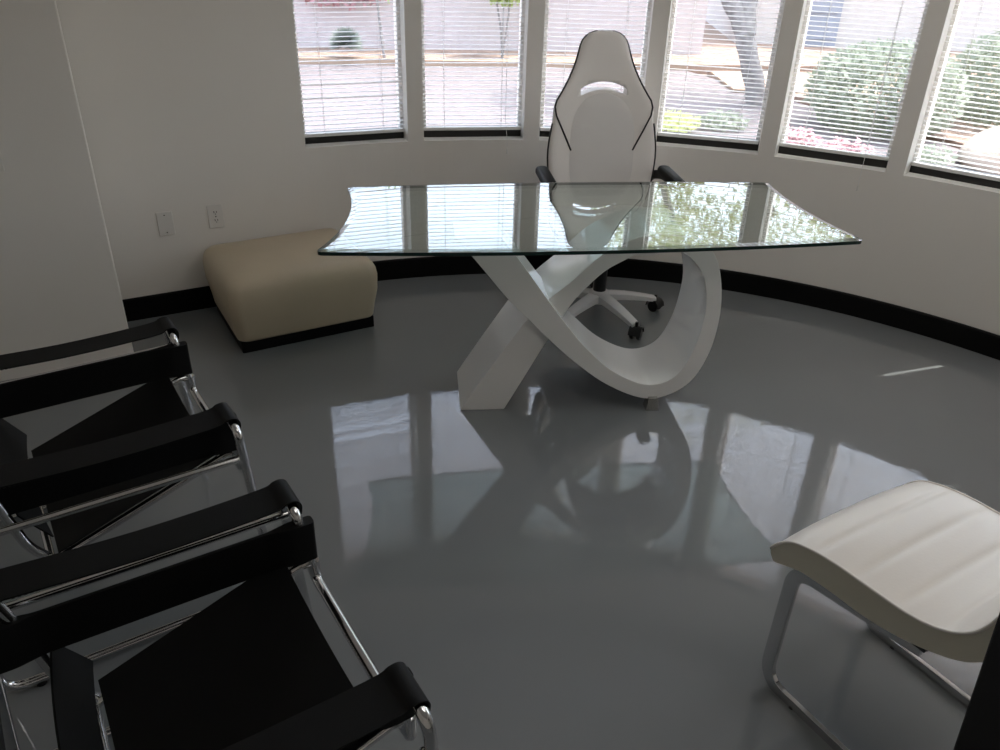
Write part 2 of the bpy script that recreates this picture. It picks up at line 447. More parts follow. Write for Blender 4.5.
# pedestal ribbon: (u, h) pairs in the front plane (u = 0 at the foot's left corner)
pedang = math.radians(6) - TR
ox, oy = -.163 - TC.x, 2.792 - TC.y
pl0 = Vector((ox * math.cos(-TR) - oy * math.sin(-TR), ox * math.sin(-TR) + oy * math.cos(-TR)))
outer = [(-.015, .749), (.058, .663), (.186, .502), (.270, .413), (.352, .328), (.457, .228), (.590, .125), (.738, .055), (.845, .058), (.945, .125), (1.003, .255), (1.022, .400), (1.013, .526), (.980, .640), (.915, .722), (.820, .748), (.690, .740), (.600, .705), (.523, .655), (.433, .566), (.344, .488), (.262, .400), (.144, .222), (.072, .108), (.006, .0)]
inner = [(.155, .749), (.222, .661), (.298, .554), (.345, .488), (.419, .388), (.500, .290), (.610, .187), (.735, .121), (.823, .120), (.890, .165), (.935, .262), (.957, .373), (.960, .481), (.930, .588), (.875, .655), (.810, .688), (.735, .692), (.680, .676), (.629, .646), (.561, .606), (.500, .548), (.431, .462), (.334, .286), (.260, .142), (.186, .0)]
dep = [.17, .19, .22, .25, .28, .30, .31, .32, .32, .32, .32, .32, .32, .32, .32, .32, .32, .32, .32, .32, .32, .32, .32, .32, .32]
fro = [-.015] * 11 + [-.012, -.008, -.004, 0, .004, .008, .010] + [.012] * 7
NS = 6
so = spline([(a[0], a[1], 0) for a in outer], NS); si = spline([(a[0], a[1], 0) for a in inner], NS)
sd = spline([(d_, f_, 0) for d_, f_ in zip(dep, fro)], NS)
rot = Matrix.Rotation(pedang, 2)
def pp(u, y, h):
    v = rot @ Vector((u, y)); return (pl0.x + v.x, pl0.y + v.y, h)
rs = []
for a_, b_, c_ in zip(so, si, sd):
    f0, f1 = c_.y, c_.y + c_.x
    rs.append([pp(a_.x, f0, min(a_.y, .7495)), pp(b_.x, f0, min(b_.y, .7495)), pp(b_.x, f1, min(b_.y, .7495)), pp(a_.x, f1, min(a_.y, .7495))])
m = MB(); m.rings(rs)
ped = m.build('pedestal', M['gloss_white'], desk, smooth=True, angle=30)
bv = ped.modifiers.new('bevel', 'BEVEL'); bv.width = .002; bv.segments = 2; bv.limit_method = 'ANGLE'; bv.angle_limit = math.radians(50)
m = MB()
c0 = pp(.795, -.008, 0)
rz = Matrix.Rotation(pedang, 3, 'Z')
m.rings([[tuple(Vector(c0) + rz @ Vector((sx * a_, sy * a_, z))) for sx, sy in ((-1, -1), (1, -1), (1, 1), (-1, 1))] for a_, z in ((.027, 0), (.027, .006), (.019, .058))])
m.build('steel_foot', M['chrome_foot'], desk, bevel=.002); tag(desk.children[-1] if False else bpy.data.objects['steel_foot'], 'small steel block foot')

# ------------------------------------------------------------------ desk (racing style) chair
ch = empty('office_chair', (.488, 3.765, 0), math.radians(187))
tag(ch, 'white high-back racing style office chair behind the glass desk', 'office chair')
m = MB()
m.lathe([(.030, .075), (.055, .080), (.058, .115), (.045, .135), (.030, .14)], 24); m.build('hub', M['base_white'], ch, smooth=True)
for k in range(5):
    a = math.radians(12 + 72 * k - 186)
    ca, sa = math.cos(a), math.sin(a)
    m = MB(); rs = []
    for t in range(9):
        u = t / 8; r_ = .04 + .265 * u; w_ = .032 - .010 * u; zt_ = .128 - .045 * u ** 1.5; zb_ = zt_ - (.040 - .016 * u)
        rs.append([(ca * r_ - sa * x_, sa * r_ + ca * x_, z_) for x_, z_ in ((-w_, zb_), (w_, zb_), (w_, zt_ - .006), (w_ * .6, zt_), (-w_ * .6, zt_), (-w_, zt_ - .006))])
    m.rings(rs); m.build('base_arm', M['base_white'], ch, smooth=True, angle=35)
    m = MB()
    cx_, cy_ = ca * .31, sa * .31
    q_ = Matrix.Rotation(a + .6, 3, 'Z')
    for s_ in (-1, 1):
        ring = []
        for (r_, x_) in ((.012, .008), (.026, .008), (.029, .013), (.029, .022), (.026, .026), (.012, .026)):
            ring.append([tuple(Vector((cx_, cy_, .029)) + q_ @ Vector((s_ * x_, r_ * math.cos(t * PI / 8), r_ * math.sin(t * PI / 8)))) for t in range(16)])
        m.rings(ring)
    m.build('caster', M['blkplastic'], ch, smooth=True, angle=35)
    mm_ = MB(); rs = []
    for t in range(7):
        th = t / 6 * PI
        rs.append([tuple(Vector((cx_, cy_, .031)) + q_ @ Vector((x_, -.038 * math.cos(th) * e_, .038 * math.sin(th) * e_))) for x_, e_ in ((-.030, .86), (.030, .86), (.030, 1), (-.030, 1))])
    mm_.rings(rs); mm_.tube([(cx_, cy_, .06), (cx_, cy_, .09)], .008, 8)
    mm_.build('caster_hood', M['blkplastic'], ch, smooth=True, angle=35)
m = MB(); m.lathe([(.032, .13), (.032, .30), (.026, .302), (.020, .303), (.020, .40)], 20); m.build('gas_lift', M['blkplastic'], ch, smooth=True)
m = MB(); m.box((0, .0, .405), (.20, .26, .035)); m.tube([(-.10, .06, .40), (-.24, .07, .385)], .006, 8); m.build('tilt_mechanism', M['blkplastic'], ch, bevel=.006)
# seat
m = MB()
seatp = [(.03, .415), (.005, .43), (.0, .46), (.004, .495), (.02, .512), (.06, .520), (.12, .512), (.2, .505)]
m.rings([rrect(0, .03, .255 - o, .25 - o, .09 - min(o, .06), z) for o, z in seatp])
m.build('seat', M['white_leather'], ch, smooth=True, angle=80)
# back
BH_ = [(.47, .17, .05), (.50, .205, .06), (.58, .235, .075), (.68, .252, .085), (.78, .258, .088), (.86, .250, .086), (.93, .238, .082), (.985, .234, .078), (1.03, .222, .074), (1.07, .196, .070), (1.12, .168, .066), (1.18, .140, .062), (1.24, .121, .058), (1.285, .109, .054), (1.31, .092, .050), (1.328, .066, .044), (1.337, .035, .03)]
BH = [(.5 + (a_ - .5) * .965, b_ * 1.04, c_) for a_, b_, c_ in BH_]
def yc(h): return -.215 - .14 * (h - .5) - .05 * max(0, (h - .9)) ** 1 + .04 * max(0, h - 1.15)
def wof(h):
    for i in range(len(BH) - 1):
        if BH[i][0] <= h <= BH[i + 1][0]:
            t = (h - BH[i][0]) / (BH[i + 1][0] - BH[i][0]); return BH[i][1] + (BH[i + 1][1] - BH[i][1]) * t, BH[i][2] + (BH[i + 1][2] - BH[i][2]) * t
    return (BH[0][1:] if h < BH[0][0] else BH[-1][1:])
def yfront(x, h):
    w_, t_ = wof(h); u = min(abs(x) / max(w_, .01), 1)
    wing = .050 * u ** 3 * (1 if h < 1.0 else max(0, 1 - (h - 1.0) * 4))
    e = (1 - u ** 6) ** .5 if u < 1 else 0
    return yc(h) + wing + t_ * .5 * e
hs = []
for i in range(len(BH) - 1):
    for k in range(3): hs.append(BH[i][0] + (BH[i + 1][0] - BH[i][0]) * k / 3)
hs.append(BH[-1][0])
rs = []
NR = 20
sw = spline([(b_[0], b_[1], b_[2]) for b_ in BH], 3)
for v_ in sw:
    h, w_, t_ = v_; w_ = max(w_, .01)
    ring = []
    for k in range(NR + 1):
        x_ = w_ * math.sin((k / NR - .5) * PI); u = abs(x_) / w_
        wing = .050 * u ** 3 * (1 if h < 1.0 else max(0, 1 - (h - 1.0) * 4))
        ring.append((x_, yc(h) + wing + t_ * .5 * max(0, 1 - u ** 6) ** .5, h))
    for k in range(NR - 1, 0, -1):
        x_ = w_ * math.sin((k / NR - .5) * PI); u = abs(x_) / w_
        wing = .050 * u ** 3 * (1 if h < 1.0 else max(0, 1 - (h - 1.0) * 4))
        ring.append((x_, yc(h) + wing * .8 - t_ * .5 * max(0, 1 - u ** 4) ** .5, h))
    rs.append(ring)
m = MB(); m.rings(rs); back = m.build('backrest', M['white_leather'], ch, smooth=True, angle=0)
# slot cutter expressed as real geometry: build the slot through a boolean with a temporary mesh datablock
ct = MB(); rs = []
for k in range(13):
    u = k / 12 * 2 - 1; x_ = u * .112; zm = 1.074 - .030 * u * u; hh = .0175 if abs(u) < .95 else .014
    rs.append([(x_, -.6, zm - hh), (x_, .1, zm - hh), (x_, .1, zm + hh), (x_, -.6, zm + hh)])
ct.rings(rs); cutter = ct.build('slot_cutter', M['blkplastic'], None)
cutter.parent = ch
bpy.context.view_layer.update()
bo = back.modifiers.new('slot', 'BOOLEAN'); bo.operation = 'DIFFERENCE'; bo.object = cutter; bo.solver = 'EXACT'
dg = bpy.context.evaluated_depsgraph_get()
nm = bpy.data.meshes.new_from_object(back.evaluated_get(dg)); back.modifiers.clear(); back.data = nm
bpy.data.objects.remove(cutter)
# insert panel
m = MB(); rs = []
def insert_w(h): 
    u = (h - .56) / (1.042 - .56); return .158 * max(0, 1 - abs(2 * u - .9) ** 3.2 / (1.1 ** 3.2)) ** .5
for k in range(29):
    h = .565 + (1.040 - .565) * k / 28; w_ = max(insert_w(h), .012); ring = []
    for j in range(15):
        x_ = w_ * (j / 14 * 2 - 1); e = .010 * (1 - (j / 14 * 2 - 1) ** 4) * min(1, 8 * min(k, 28 - k) / 28 + .1)
        ring.append((x_, yfront(x_, h) + e + .0008, h))
    for j in range(14, -1, -1):
        x_ = w_ * (j / 14 * 2 - 1); ring.append((x_, yfront(x_, h) - .006, h))
    rs.append(ring)
m.rings(rs); m.build('back_insert', M['mesh_leather'], ch, smooth=True, angle=60)
# piping
m = MB()
pts = [(-.152, .785), (-.198, .88), (-.230, .945)]
path = [(x_, h) for x_, h in pts]
side = [(-(wof(h)[0]) * .992, h) for h in [.5 + (q_ - .5) * .965 for q_ in (1.0, 1.03, 1.06, 1.09, 1.12, 1.16, 1.20, 1.24, 1.27, 1.295, 1.313, 1.325, 1.334)]]
path = path + side; path = path + [(-x_, h) for x_, h in reversed(path)]
def ysurf(x, h):
    w_, t_ = wof(h); u = abs(x) / w_
    return yfront(x, h) if u < .97 else yc(h) + (.050 * (1 if h < 1 else max(0, 1 - (h - 1) * 4))) + t_ * .12
m.tube([(x_, ysurf(x_, h) + .002, h) for x_, h in path], .0042, 8)
for s_ in (-1, 1):
    m.tube([(s_ * wof(h)[0] * 1.0, ysurf(wof(h)[0], h), h) for h in [.55 + .04 * i for i in range(10)]], .0042, 8)
m.build('piping', M['blkplastic'], ch, smooth=True)
for s_ in (-1, 1):
    m = MB(); p_ = fillet([(s_ * .20, .12, .425), (s_ * .29, .13, .50), (s_ * .305, .14, .66), (s_ * .295, -.10, .695), (s_ * .265, -.22, .66), (s_ * .235, -.22, .58)], .06)
    m.sweep(p_, [(-.020, -.008), (.020, -.008), (.022, 0), (.020, .008), (-.020, .008), (-.022, 0)], up=(1, 0, 0))
    ar = m.build('armrest', M['blkplastic'], ch, smooth=True)
    m = MB(); m.rings([rrect(s_ * .300, -.01, .032 - o, .15 - o, .030 - o, z) for o, z in ((0.004, .690), (0, .698), (0, .712), (.006, .722), (.012, .725))])
    m.build('arm_pad', M['blk'], ar, smooth=True, angle=60)

# ------------------------------------------------------------------ black leather and chrome armchairs
def strap_sweep(y0, y1, z, x0, x1, r, t=.004):
    pass
def make_armchair():
    root = empty('armchair', (0, 0, 0))
    RT = .0125
    XO, XI = .378, .250
    yR = -.66
    for s in (-1, 1):
        m = MB()
        path = fillet([(s * XI, .012, .375), (s * XI, -.018, .583), (s * XO, -.014, .583), (s * XO, .026, RT + .004), (s * XO, yR - .03, RT + .004), (s * XO, yR + .02, .585), (s * XI, yR + .02, .585), (s * XI, yR + .04, .46)],
                      [0, .042, .042, .07, .07, .042, .042, 0])
        m.tube(path, RT, 12); side_ = m.build('side_frame', M['chrome'], root, smooth=True)
        m = MB(); m.tube([(s * (XO - .006), -.002, .487), (s * (XO - .006), yR + .01, .487)], RT * .8, 12)
        for yy in (-.012, yR + .022): m.tube([(s * (XO - .006), yy + .010, .487), (s * (XO - .006), yy - .010, .487)], RT * 1.0, 12)
        m.build('arm_rail', M['chrome'], root, smooth=True)
        for yy in (-.05, yR + .06):
            g2 = MB(); g2.lathe([(.014, 0), (.014, .006)], 12, (s * XO, yy, 0)); g2.build('glide', M['blkplastic'], side_)
        # top strap wrapped over the front and rear loops
        m = MB(); t = .0035; rs = []; w0, w1 = s * .262, s * .358
        zt_ = .585 + RT + .001
        prof = [(-.003, .563), (.0, .583), (-.004, zt_ - .004), (-.014, zt_ + .002), (-.030, zt_ + .001), (-.075, zt_ - .010), (-.33, zt_ - .016), (yR + .07, zt_ - .004), (yR + .02, zt_ + .001), (yR - .002, zt_ - .004), (yR - .008, .585), (yR - .004, .565)]
        pf = spline([(0, a_, b_) for a_, b_ in prof], 4)
        n_ = len(pf)
        for k_, p_ in enumerate(pf):
            a_ = pf[max(k_ - 1, 0)]; b_ = pf[min(k_ + 1, n_ - 1)]; d_ = (b_ - a_).normalized(); nn_ = Vector((0, -d_.z, d_.y))
            if nn_.z < 0 and False: nn_ = -nn_
            rs.append([(w0, p_.y, p_.z), (w1, p_.y, p_.z), (w1, p_.y - nn_.y * t, p_.z - nn_.z * t), (w0, p_.y - nn_.y * t, p_.z - nn_.z * t)])
        m.rings(rs); st = m.build('arm_strap', M['blk'], root, smooth=True, angle=50)
        m = MB(); yy = -.085
        for i in range(11):
            x_ = w0 + (w1 - w0) * (.06 + .88 * i / 10); m.box((x_, yy, zt_ - .0095), (.008, .0018, .0014))
        for e_ in (.07, .93):
            for i in range(46): m.box((w0 + (w1 - w0) * e_, -.10 - i * .0105, zt_ - .0105 - .005 * math.sin(PI * min(1, (.06 + i * .0105) / .55))), (.0016, .006, .0014))
        m.build('stitching', M['blk_stitch'], st)
        # inner side band, wrapped on the inner posts
        m = MB(); xb = s * XI; t2 = RT + .003
        loop = fillet([(xb - t2, .02, 0), (xb - t2, .004 + t2, 0), (xb + t2, .004 + t2, 0), (xb + t2, -.032, 0), (xb + t2 * .3, -.085, 0), (xb + t2 * .3, yR + .11, 0), (xb + t2, yR + .06, 0), (xb + t2, yR + .02 - t2, 0), (xb - t2, yR + .02 - t2, 0), (xb - t2, yR + .06, 0), (xb - t2 * .3, yR + .11, 0), (xb - t2 * .3, -.085, 0), (xb - t2, -.032, 0)][1:], .010, 4, closed=True)
        m.rings([[(p_.x, p_.y, z_) for p_ in loop] for z_ in (.445, .45, .545, .55)])
        m.build('side_band', M['blk'], root, smooth=True, angle=50)
    # seat frame: front cross bar joined to the inner posts, rear cross bar
    m = MB(); m.tube(fillet([(-XI, .012, .43), (-XI, .012, .372), (XI, .012, .372), (XI, .012, .43)], .04), RT, 12); m.build('front_crossbar', M['chrome'], root, smooth=True)
    m = MB()
    m.tube(fillet([(-.246, -.02, .430), (-.246, -.478, .268), (-.246, -.50, .255), (.246, -.50, .255), (.246, -.478, .268), (.246, -.02, .430)], [0, .03, .03, .03, .03, 0]), RT * .9, 12)
    m.tube([(-XI, .012, .43), (-.246, -.03, .428)], RT * .9, 12); m.tube([(XI, .012, .43), (.246, -.03, .428)], RT * .9, 12)
    m.build('seat_frame', M['chrome'], root, smooth=True)
    # back frame
    m = MB(); m.tube(fillet([(-.250, -.49, .262), (-.256, -.54, .34), (-.256, -.585, .54), (-.256, -.645, .735), (.256, -.645, .735), (.256, -.585, .54), (.256, -.54, .34), (.250, -.49, .262)], [0, .03, .05, .04, .04, .05, .03, 0]), RT, 12)
    for s in (-1, 1): m.tube([(s * XI, yR + .04, .47), (s * .256, -.57, .465)], RT * .9, 12)
    m.build('back_frame', M['chrome'], root, smooth=True)
    # sling seat
    def sling(name, rows, halfw, sag):
        m = MB(); rs = []; t = .004
        NX = 14
        for (y_, z_, ny_, nz_) in rows:
            ring = []
            for j in range(NX + 1):
                u = j / NX * 2 - 1; e = sag * (1 - u * u); ring.append((halfw * u, y_ + ny_ * e, z_ + nz_ * e))
            for j in range(NX, -1, -1):
                u = j / NX * 2 - 1; e = sag * (1 - u * u) - t; ring.append((halfw * u, y_ + ny_ * e, z_ + nz_ * e))
            rs.append(ring)
        m.rings(rs); return m.build(name, M['blk'], root, smooth=True, angle=50)
    rows = []
    for k in range(9):
        u = k / 8; rows.append((-.055 - .425 * u, .452 - .155 * u, 0, -1))
    st = sling('seat', rows, .268, .022)
    rows = []
    for k in range(7):
        u = k / 6; rows.append((-.482 - .058 * u, .355 + .092 * u, -1, -.2))
    sling('lower_backrest', rows, .272, .018)
    rows = []
    for k in range(5):
        u = k / 4; rows.append((-.600 - .040 * u, .625 + .08 * u, -1, -.2))
    sling('upper_backrest', rows, .272, .012)
    return root
c1 = make_armchair(); c1.location = (-.299, 1.220, 0); c1.rotation_euler = (0, 0, math.radians(32.9 - 90))
tag(c1, 'black leather sling armchair with chrome tube frame, nearest the camera', 'armchair', 'black leather and chrome sling armchairs in a row')
c2 = copy_tree(c1); c2.location = (-.878, 2.068, 0); c2.rotation_euler = (0, 0, math.radians(34.1 - 90))
tag(c2, 'black leather sling armchair with chrome tube frame, farther back beside the partition wall', 'armchair', 'black leather and chrome sling armchairs in a row')

# ------------------------------------------------------------------ white cantilever chair at the right
th = math.radians(-58.8)
sx = empty('cantilever_chair', (.735, 1.475, 0), th)       # local x = towards the back of the chair, local y = across (away from the camera)
tag(sx, 'white leather cantilever chair with ribbed seat and chrome flat bar legs at the right edge', 'chair')
bot = [(-.046, .434), (-.036, .424), (0, .438), (.04, .452), (.12, .460), (.20, .463), (.28, .476), (.36, .502), (.42, .535), (.462, .585), (.49, .66), (.515, .78), (.54, .92), (.552, .985)]
top = [(-.052, .442), (-.050, .464), (-.010, .508), (.05, .530), (.12, .540), (.20, .543), (.28, .547), (.345, .562), (.395, .592), (.425, .635), (.445, .70), (.468, .80), (.492, .92), (.512, .99)]
NB = 7
sb = spline([(a[0], a[1], 0) for a in bot], NB); stp = spline([(a[0], a[1], 0) for a in top], NB)
YN, YF = -.056, .430
acc = [0]
for k in range(1, len(stp)): acc.append(acc[-1] + (stp[k] - stp[k - 1]).length)
seams = [.16, .262, .366, .465, .57, .69, .81, .93]
# re-sample the profile finely
fine_t, fine_b = [], []
NN = 150
for i in range(NN + 1):
    s_ = acc[-1] * i / NN; k = 0
    while k < len(acc) - 2 and acc[k + 1] < s_: k += 1
    t_ = (s_ - acc[k]) / max(acc[k + 1] - acc[k], 1e-6)
    fine_t.append(stp[k].lerp(stp[k + 1], t_)); fine_b.append(sb[k].lerp(sb[k + 1], t_))
m = MB(); rs = []
NY = 16
for i in range(NN + 1):
    s_ = acc[-1] * i / NN
    tpt, bpt = fine_t[i], fine_b[i]; d_ = (tpt - bpt).normalized()
    gq = min(abs(s_ - q_) for q_ in seams); groove = .0045 * math.exp(-(gq / .011) ** 2)
    ring = []
    for j in range(NY + 1):
        u = j / NY * 2 - 1
        e = .014 * max(0, 1 - abs(u) ** 3.0) - groove * max(0, 1 - abs(u) ** 10)
        endf = min(1, s_ / .05); e *= endf
        p_ = tpt + d_ * e
        ring.append((p_.x, (YN + YF) / 2 + u * (YF - YN) / 2, p_.y))
    for j in range(NY, -1, -1):
        u = j / NY * 2 - 1; ring.append((bpt.x + d_.x * .003, (YN + YF) / 2 + u * (YF - YN) / 2, bpt.y + d_.y * .003))
    rs.append(ring)
m.rings(rs); seat_ = m.build('seat_shell', M['seat_leather'], sx, smooth=True, angle=45)
for p_ in seat_.data.polygons: pass
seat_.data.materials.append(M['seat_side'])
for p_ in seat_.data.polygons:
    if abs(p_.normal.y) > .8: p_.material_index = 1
for yy in (YN, YF):
    m = MB(); m.tube([(p_.x, yy, p_.y) for p_ in fine_t[2:-1]], .0034, 8); m.build('piping', M['seat_leather'], sx, smooth=True)
sec = [(-.018, -.007), (.018, -.007), (.018, .007), (-.018, .007)]
for yy in (.0, .405):
    m = MB()
    p_ = fillet([(.315, yy, .441), (-.012, yy, .399), (-.018, yy, .009), (.62, yy, .009)], [0, .055, .075, 0], 10)
    m.sweep(p_, sec, up=(0, 1, 0)); lg = m.build('leg', M['chrome'], sx, smooth=True, angle=35, bevel=.002)
    for xx in (.08, .52):
        g2 = MB(); g2.lathe([(.010, -.0), (.010, .003)], 10, (xx, yy, 0)); g2.build('glide', M['blkplastic'], lg)
m = MB(); m.box((.62, .2025, .009), (.036, .44, .0138)); m.build('rear_stretcher', M['chrome'], sx, bevel=.002)
m = MB(); m.box((.300, .2025, .4475), (.05, .42, .012)); m.build('seat_bracket', M['blkplastic'], sx, bevel=.002)

# ------------------------------------------------------------------ black table whose corner cuts into the lower right
bt = empty('side_table', (.64, .74, 0), math.atan2(.221, .17))
tag(bt, 'black table corner filling the bottom right corner of the photo', 'table')
m = MB(); m.box((0 + .03, -.16, .889), (.42, .32, .022)); m.build('tabletop', M['matteblack'], bt, bevel=.002)
for (xx, yy) in ((-.10, -.20), (.14, -.20), (.14, -.28), (-.10, -.28)):
    m = MB(); m.box((xx, yy, .439), (.03, .03, .878)); m.build('leg', M['matteblack'], bt, bevel=.002)

# ------------------------------------------------------------------ outdoors
GO = -.10
def polyg(name, pts, z0, z1, mt, kind='structure'):
    m = MB(); m.prism([Vector(p) for p in pts], z0, z1); o = m.build(name, mt); tag(o, kind=kind); return o
polyg('ground_yard', [(-40, -6), (40, -6), (40, 60), (-40, 60)], GO - .6, GO - .10, M['gravel'])
polyg('road', [(-30, 5.6), (5.0, 6.9), (2.6, 12.6), (-30, 10.3)], GO - .3, GO - .02, M['asphalt'])
polyg('ground_planting', [(-30, 10.45), (2.6, 12.75), (5.2, 6.9), (-2, 5.2), (2, 4.62), (6, 3), (30, 3), (30, 40), (-30, 40)], GO - .3, GO - .01, M['gravel']) if False else None
polyg('ground_verge', [(-30, 10.5), (2.5, 12.8), (40, 16.5), (40, 50), (-40, 50)], GO - .3, GO + .03, M['gravel'])
polyg('ground_planter', [(1.4, 5.2), (5.1, 7.0), (2.9, 12.5), (40, 16.4), (40, 3), (5, 1)], GO - .3, GO, M['gravel'])
polyg('kerb', [(-30, 10.3), (2.6, 12.6), (2.5, 12.8), (-30, 10.5)], GO - .3, GO + .06, M['curb'])
polyg('path', [(2.9, 10.9), (18, 10.2), (18, 11.6), (2.9, 12.3)], GO - .2, GO + .02, M['curb'])

# building across the road
bl = empty('building', (0, 13.75, GO), math.radians(3.5)); tag(bl, 'long low pale pink stucco building across the road', 'building')
m = MB(); m.box((-6.4, 1.5, 1.4), (19, 3, 3.4)); m.build('wall', M['stucco'], bl)
m = MB(); m.box((-6.4, 1.5, 3.2), (19.3, 3.3, .25)); m.build('parapet', M['stucco_white'], bl)
m = MB()
m.box((.35, -.02, 1.3), (.10, .12, 2.6)); m.build('downpipe', M['bronze'], bl)
b2 = empty('building', (8.6, 15.2, GO), math.radians(-4)); tag(b2, 'white stucco building with a blue door, behind the hedge at right', 'building')
m = MB(); m.box((0, 2, 1.8), (9.2, 4, 3.6)); m.build('wall', M['stucco_white'], b2)
m = MB(); m.box((-3.2, -.05, 1.2), (.62, .14, 2.4)); dd = m.build('door', M['blue'], b2)
m = MB()
for i in range(5): m.box((-3.2, -.13, .3 + .42 * i), (.5, .03, .30))
m.build('door_panel', M['blue'], dd, bevel=.01)

def leaves(mb, n, center, rad, size, shape='ball', mi=0, hollow=.0, rnd=random):
    for _ in range(n):
        while True:
            v = Vector((rnd.uniform(-1, 1), rnd.uniform(-1, 1), rnd.uniform(-1, 1)))
            if hollow <= v.length <= 1: break
        c = Vector(center) + Vector((v.x * rad[0], v.y * rad[1], v.z * rad[2]))
        a = Vector((rnd.gauss(0, 1), rnd.gauss(0, 1), rnd.gauss(0, 1))).normalized(); b = a.orthogonal().normalized()
        s = size * rnd.uniform(.6, 1.4)
        mb.add([c - a * s, c + b * s * .45, c + a * s, c - b * s * .45], [(0, 1, 2, 3)], mi)

def trunk_mesh(paths):
    m = MB()
    for pts, r0, r1 in paths:
        P = spline(pts, 6); n = len(P); T_ = []
        rs = []
        for i, p in enumerate(P):
            t = (P[min(i + 1, n - 1)] - P[max(i - 1, 0)]).normalized(); x = t.cross(Vector((0, 1, 0)))
            if x.length < .05: x = t.cross(Vector((1, 0, 0)))
            x.normalize(); y = t.cross(x); r = r0 + (r1 - r0) * i / (n - 1)
            rs.append([p + x * r * math.cos(2 * PI * k / 10) * (1 + .06 * math.sin(5 * i + k)) + y * r * math.sin(2 * PI * k / 10) for k in range(10)])
        m.rings(rs)
    return m
# leaning tree seen behind the fourth window: base about 9 m away
tr = empty('leaning_tree', (2.93, 10.1, GO)); tag(tr, 'tree with a thick leaning trunk outside the window right of the desk chair', 'tree')
trunk_mesh([([(.05, 0, 0), (.0, 0, .2), (-.16, 0, .6), (-.26, .02, .85), (-.42, .05, 1.1), (-.72, .1, 1.5), (-1.1, .3, 2.1), (-1.2, .5, 2.9)], .125, .08),
            ([(-.2, .0, .75), (-.22, .05, 1.05), (-.18, .1, 1.6), (.1, .2, 2.4), (.6, .3, 3.2)], .12, .07),
            ([(-1.05, .3, 2.05), (-.9, .2, 2.8), (-.6, .3, 3.5)], .07, .03),
            ([(.1, .2, 2.4), (1.2, .2, 2.9), (2.2, .3, 3.4)], .06, .03)]).build('trunk', M['bark'], tr, smooth=True, angle=60)
m = MB()
for c_, r_ in (((-.9, .5, 3.4), (.9, 1, .8)), ((-.1, .2, 4.0), (1.4, 1.2, 1.0)), ((1.0, .3, 3.6), (1.4, 1.2, 1.1)), ((2.4, .3, 3.4), (1.4, 1.1, 1.1))):
    leaves(m, 2600, c_, r_, .05, mi=0)
m.build('crown', M['leaf_yellow'], tr)
t2 = empty('shade_tree', (9.8, 9.8, GO)); tag(t2, 'broad yellow green tree beyond the last window at right', 'tree')
trunk_mesh([([(0, 0, 0), (.1, 0, 1.2), (-.1, 0, 2.2), (-.6, .1, 3.2)], .13, .06), ([(0, 0, 1.5), (.6, .1, 2.4), (1.2, .1, 3.2)], .08, .04)]).build('trunk', M['bark'], t2, smooth=True, angle=60)
m = MB()
for c_, r_ in (((-.9, 0, 3.3), (1.6, 1.3, 1.0)), ((1.0, .2, 3.4), (1.6, 1.3, 1.1)), ((0, 0, 4.3), (1.5, 1.2, .8))):
    leaves(m, 3000, c_, r_, .055)
m.build('crown', M['leaf'], t2)
# young tree behind the second window
t3 = empty('young_tree', (-.10, 13.0, GO)); tag(t3, 'slender young tree with a small green crown outside the second window', 'tree')
trunk_mesh([([(0, 0, 0), (-.03, 0, .4), (-.12, 0, .9)], .018, .012), ([(0, 0, 0), (.05, 0, .4), (.12, 0, .95)], .016, .010), ([(0, 0, .3), (.0, 0, .6), (.0, 0, 1.0)], .012, .008)]).build('trunk', M['bark'], t3, smooth=True)
m = MB(); leaves(m, 1300, (0, 0, 1.15), (.42, .35, .42), .05); m.build('crown', M['leaf'], t3)
# sparse tree behind the first window
t4 = empty('bare_tree', (-1.80, 12.45, GO)); tag(t4, 'thin sparse tree outside the leftmost window, right of the round bush', 'tree')
trunk_mesh([([(0, 0, 0), (-.06, 0, .7), (-.16, 0, 1.6), (-.3, 0, 2.6)], .024, .012), ([(.32, 0, 0), (.25, 0, .6), (.15, 0, 1.0), (.25, 0, 1.7)], .015, .008), ([(-.12, 0, 1.2), (.2, 0, 1.7), (.5, 0, 2.4)], .010, .005), ([(-.08, 0, .8), (.12, 0, 1.1), (.35, 0, 1.3)], .008, .004)]).build('trunk', M['bark'], t4, smooth=True)
m = MB(); leaves(m, 500, (0, 0, 2.8), (.9, .7, .8), .05); leaves(m, 60, (.1, 0, 1.2), (.4, .3, .4), .04); m.build('crown', M['leaf'], t4)
# round bush
bu = MB(); 
for _ in range(2600):
    a_ = random.uniform(0, 2 * PI); e_ = math.asin(random.uniform(-.25, 1)); dv_ = Vector((math.cos(a_) * math.cos(e_), math.sin(a_) * math.cos(e_), math.sin(e_)))
    r1_ = random.uniform(.15, .26); c_ = Vector((0, 0, .22)); w_ = dv_.orthogonal().normalized() * .007
    bu.add([c_ + dv_ * (r1_ - .12) - w_, c_ + dv_ * (r1_ - .12) + w_, c_ + dv_ * r1_ * 1.05], [(0, 1, 2)])
o = bu.build('round_bush', M['sage']); o.location = (-2.33, 12.35, GO + .02); tag(o, 'round spiky grey green bush outside the leftmost window', 'bush')
# pink flowering climber above the bush
m = MB(); leaves(m, 700, (0, 0, 0), (.8, .18, .35), .06); o = m.build('flowering_vine', M['pink']); o.location = (-2.55, 13.35, .85); tag(o, 'pink blossom mass on the far wall above the round bush', 'flowering plant')
